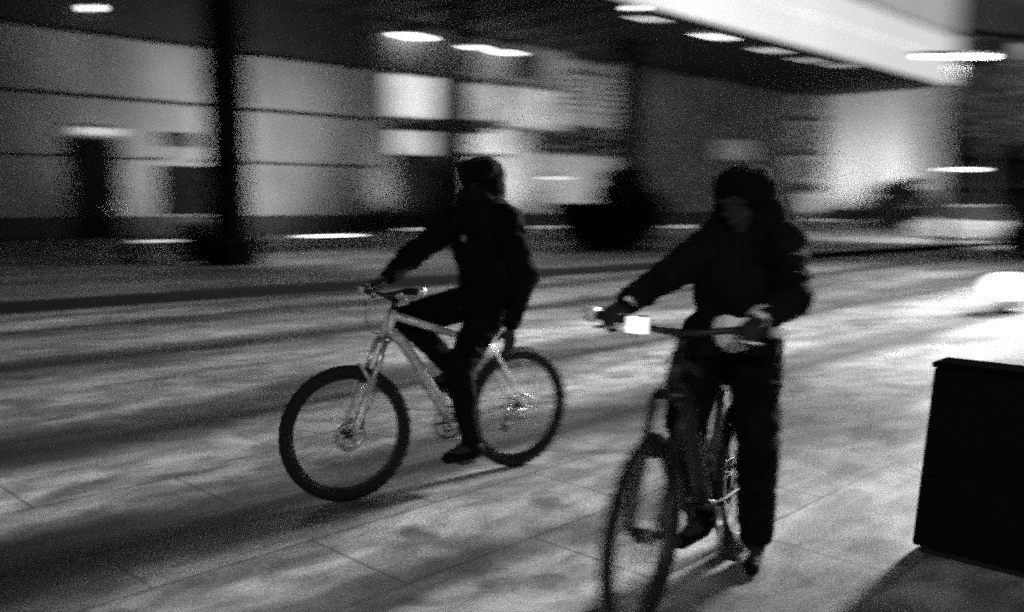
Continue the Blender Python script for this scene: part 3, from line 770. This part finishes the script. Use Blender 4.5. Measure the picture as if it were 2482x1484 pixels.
def rider1():
    t = empty('person', b1.location, b1.rotation_euler.z, label='hooded rider in black on the silver bike, one arm hanging', cat='person')
    pel = Vector((.20, 0, 1.0)); nk = Vector((.225, -.01, 1.445)); hd = Vector((.25, -.01, 1.605))
    sh = {1: Vector((.235, .215, 1.405)), -1: Vector((.26, -.205, 1.405))}
    g, ga = gr1[-1]
    wr = {-1: g+Vector((-.075, .01, .045)), 1: Vector((.25, .27, .85))}
    el = {-1: Vector((.50, -.34, 1.20)), 1: Vector((.165, .285, 1.12))}
    hip = {s: pel+Vector((.02, s*.095, -.04)) for s in (-1, 1)}
    an = {s: ped1[s]+Vector((-.055, 0, .09)) for s in (-1, 1)}
    kn = {1: Vector((.50, .15, .645)), -1: Vector((.63, -.16, .875))}
    # body: one continuous skin, head to feet
    bm = NB()
    head(bm, hd, (.72, .55, -.03), (0.05, 0, 1))
    cap(bm, nk-Vector((0, 0, .04)), hd-Vector((.02, 0, .05)), .062, .055)
    cap(bm, pel, pel.lerp(nk, .75), .115, .13); cap(bm, sh[1], sh[-1], .065)
    for s in (-1, 1):
        cap(bm, sh[s], el[s], .052, .042); cap(bm, el[s], wr[s], .042, .027)
        cap(bm, hip[s], kn[s], .085, .055); cap(bm, kn[s], an[s], .055, .038)
        cap(bm, an[s]-Vector((0, 0, .03)), an[s]+Vector((.13, 0, -.06)), .036, .026)
    hand(bm, wr[-1], (g-wr[-1])+Vector((.05, 0, .01)), Vector((.1, 0, -1)), (0, 1, 0), (.75, 1.0, .8))
    hand(bm, wr[1], Vector((.02, -.02, -1)), (0, -1, 0), (1, 0, 0), (.25, .35, .3))
    fuse('body', bm, 'skin', t, .0065, 2)
    # jacket
    bm = NB()
    cap(bm, pel+Vector((0, 0, -.04)), pel+Vector((.01, 0, .18)), .16, .155); ell(bm, pel+Vector((.03, 0, .31)), (.165, .225, .25)); ell(bm, pel+Vector((.0, .05, .12)), (.17, .2, .2))
    ell(bm, pel+Vector((.0, 0, -.03)), (.175, .20, .13))
    cap(bm, sh[1]+Vector((0, -.03, .0)), sh[-1]+Vector((0, .03, .0)), .088); cap(bm, nk-Vector((0, 0, .08)), nk+Vector((.0, 0, .045)), .10, .077)
    for s in (-1, 1):
        cap(bm, sh[s], el[s], .083, .064); cap(bm, el[s], wr[s].lerp(el[s], .1), .064, .043)
        ell(bm, el[s]+Vector((-.015, 0, 0)), (.066, .066, .066))
    jk = fuse('jacket', bm, 'cloth', t, .009, 3, .011, 8, (1, 1, 1.7))
    # neck opening stays closed by the collar; small badge on the chest
    bm = NB(); ell(bm, (.40, .06, 1.31), (.008, .014, .022), seg=10); obj('badge', bm, mat('grey badge', .2, .5, 0, .2, 10), jk, True)
    # trousers
    bm = NB(); ell(bm, pel+Vector((0, 0, -.04)), (.15, .175, .12))
    for s in (-1, 1):
        cap(bm, hip[s], kn[s], .105, .075); cap(bm, kn[s], an[s]+Vector((0, 0, .02)), .072, .058)
    fuse('trousers', bm, 'denim', t, .009, 3, .009, 9, (1, 1, 1.8))
    for s in (-1, 1):
        bm = NB(); a = an[s]-Vector((0, 0, .035))
        cap(bm, a+Vector((-.035, 0, -.02)), a+Vector((.02, 0, .02)), .040, .045); cap(bm, a+Vector((-.03, 0, -.035)), a+Vector((.15, 0, -.04)), .036, .033); ell(bm, a+Vector((.13, 0, -.04)), (.06, .045, .03))
        fuse('shoe', bm, 'black', t, .007, 2)
    f = Vector((.72, .55, -.03)).normalized()
    bm = NB(); ell(bm, hd+Vector((.025, .015, -.08)), (.10, .10, .07)); ell(bm, hd+f*.055+Vector((0, 0, -.03)), (.06, .07, .045)); fuse('face_shade_cloth', bm, 'cloth2', t, .007, 4)  # dark cloth added so the lower face stays in shade
    # hood drawn over a knitted cap
    bm = NB(); ell(bm, hd+Vector((-.035, -.015, .045)), (.122, .125, .10)); ell(bm, hd+Vector((-.05, -.015, -.04)), (.112, .12, .125))
    cap(bm, hd+f*.045+Vector((.02, -.07, .085)), hd+f*.045+Vector((-.03, .07, .085)), .04); cap(bm, hd+f*.06+Vector((0, 0, .075)), hd+f*.10+Vector((0, 0, .062)), .036, .026)
    cap(bm, hd+Vector((-.06, .09, -.13)), hd+Vector((-.05, -.10, -.13)), .06)
    ell(bm, hd+f*.035+Vector((0, 0, .045)), (.085, .10, .075)); fuse('hood', bm, 'cloth', t, .008, 8)
    return t
rider1()

def rider2():
    t = empty('person', b2.location, b2.rotation_euler.z, label='rider with full dark hair and pale shirt hem astride the head-on bike', cat='person')
    Rz = Matrix.Rotation(-b2.rotation_euler.z, 4, 'Z')
    def loc(wp): return Rz @ (Vector(wp)-b2.location)
    pel = Vector((.26, .03, 1.0)); nk = Vector((.30, .00, 1.375)); hd = Vector((.34, .01, 1.515))
    nk = loc(at(1822, 3.50, 1.375)); hd = loc(at(1798, 3.46, 1.485))
    shL = loc(at(1893, 3.42, 1.335)); shR = loc(at(1748, 3.56, 1.36))
    sh = {1: shL, -1: shR}
    g = {s: gr2[s][0] for s in (-1, 1)}
    wr = {s: g[s]+Vector((-.075, 0, .04)) for s in (-1, 1)}
    el = {1: loc(at(1932, 3.27, 1.15)), -1: loc(at(1622, 3.45, 1.21))}
    hip = {s: pel+Vector((.02, s*.095, -.04)) for s in (-1, 1)}
    an = {1: loc(at(1852, 3.66, .105)), -1: ped2[1]*0+loc(at(1712, 3.62, .22))}
    kn = {1: loc(at(1850, 3.42, .56)), -1: loc(at(1672, 3.42, .66))}
    foot = {1: Vector((.9, .25, 0)).normalized(), -1: Vector((1, -.1, 0)).normalized()}
    fwd = (1, -.12, -.22)
    bm = NB()
    head(bm, hd, fwd, (.05, 0, 1), .96)
    cap(bm, nk-Vector((0, 0, .04)), hd-Vector((.02, 0, .05)), .055, .05)
    cap(bm, pel, pel.lerp(nk, .75), .11, .12); cap(bm, sh[1], sh[-1], .058)
    for s in (-1, 1):
        cap(bm, sh[s], el[s], .05, .04); cap(bm, el[s], wr[s], .04, .026)
        cap(bm, hip[s], kn[s], .08, .052); cap(bm, kn[s], an[s], .052, .036)
        cap(bm, an[s]-Vector((0, 0, .03)), an[s]+foot[s]*.13-Vector((0, 0, .06)), .036, .024)
        hand(bm, wr[s], (g[s]-wr[s])+Vector((.05, 0, .01)), Vector((.1, 0, -1)), (0, -s, 0), (.75, 1.0, .8))
    fuse('body', bm, 'skin', t, .0065, 2)
    bm = NB(); c = pel.lerp(nk, .6)
    cap(bm, pel+Vector((0, 0, .07)), pel+Vector((.01, 0, .16)), .15, .15); ell(bm, c, (.15, .19, .2)); ell(bm, pel.lerp(nk, .4), (.16, .18, .16))
    cap(bm, sh[1].lerp(nk, .15), sh[-1].lerp(nk, .15), .082); cap(bm, nk-Vector((0, 0, .08)), nk+Vector((0, 0, .02)), .10, .085)
    for s in (-1, 1):
        cap(bm, sh[s], el[s], .08, .062); cap(bm, el[s], wr[s].lerp(el[s], .12), .062, .044)
    cap(bm, sh[1], pel+Vector((0, .14, .1)), .09, .09)
    fuse('jacket', bm, 'cloth2', t, .009, 3, .012, 8, (1, 1, 1.7))
    bm = NB(); ell(bm, pel+Vector((0, .03, .03)), (.155, .15, .11)); ell(bm, pel+Vector((.07, .05, .0)), (.13, .10, .10))
    fuse('shirt', bm, 'shirt', t, .009, 2, .010, 9, (1, 1, .6))
    bm = NB(); ell(bm, pel+Vector((0, 0, -.10)), (.15, .165, .12))
    for s in (-1, 1):
        cap(bm, hip[s], kn[s], .108, .08); cap(bm, kn[s], an[s]+Vector((0, 0, .03)), .078, .07)
    fuse('trousers', bm, 'denim', t, .009, 3, .009, 9, (1, 1, 1.8))
    for s in (-1, 1):
        bm = NB(); a = an[s]-Vector((0, 0, .035)); f = foot[s]
        cap(bm, a-f*.035-Vector((0, 0, .02)), a+f*.02+Vector((0, 0, .02)), .040, .045); cap(bm, a-f*.03-Vector((0, 0, .035)), a+f*.15-Vector((0, 0, .04)), .034, .031)
        fuse('shoe', bm, 'black', t, .007, 2)
    # full hair: a mass of curls round the skull, open at the face
    F_ = Vector(fwd).normalized(); bm = NB()
    ell(bm, hd+Vector((-.03, 0, .05)), (.122, .125, .105)); ell(bm, hd+Vector((-.05, 0, -.05)), (.095, .118, .13))
    cap(bm, hd+Vector((-.06, .075, .0)), hd+Vector((-.07, .12, -.16)), .06, .07); cap(bm, hd+Vector((-.06, -.08, .0)), hd+Vector((-.07, -.10, -.14)), .055, .06)
    ell(bm, hd+Vector((.03, 0, .085)), (.08, .10, .045))
    fuse('hair', bm, 'hair', t, .008, 5, .007, 13, (1, 1, .5))
    bm = NB(); a = wr[1].lerp(el[1], -.12); b = wr[1].lerp(el[1], .12); path(bm, [a, a.lerp(b, .5), b], [.036, .042, .046], 16)
    obj('cuff', bm, 'whitepaint', t, True)
    # reflective glove cuff on the outstretched arm
    bm = NB(); a = wr[-1].lerp(el[-1], .04); b = wr[-1].lerp(el[-1], .2); path(bm, [a, a.lerp(b, .5), b], [.042, .046, .05], 16)
    obj('cuff', bm, 'whitepaint', t, True)
    return t
rider2()
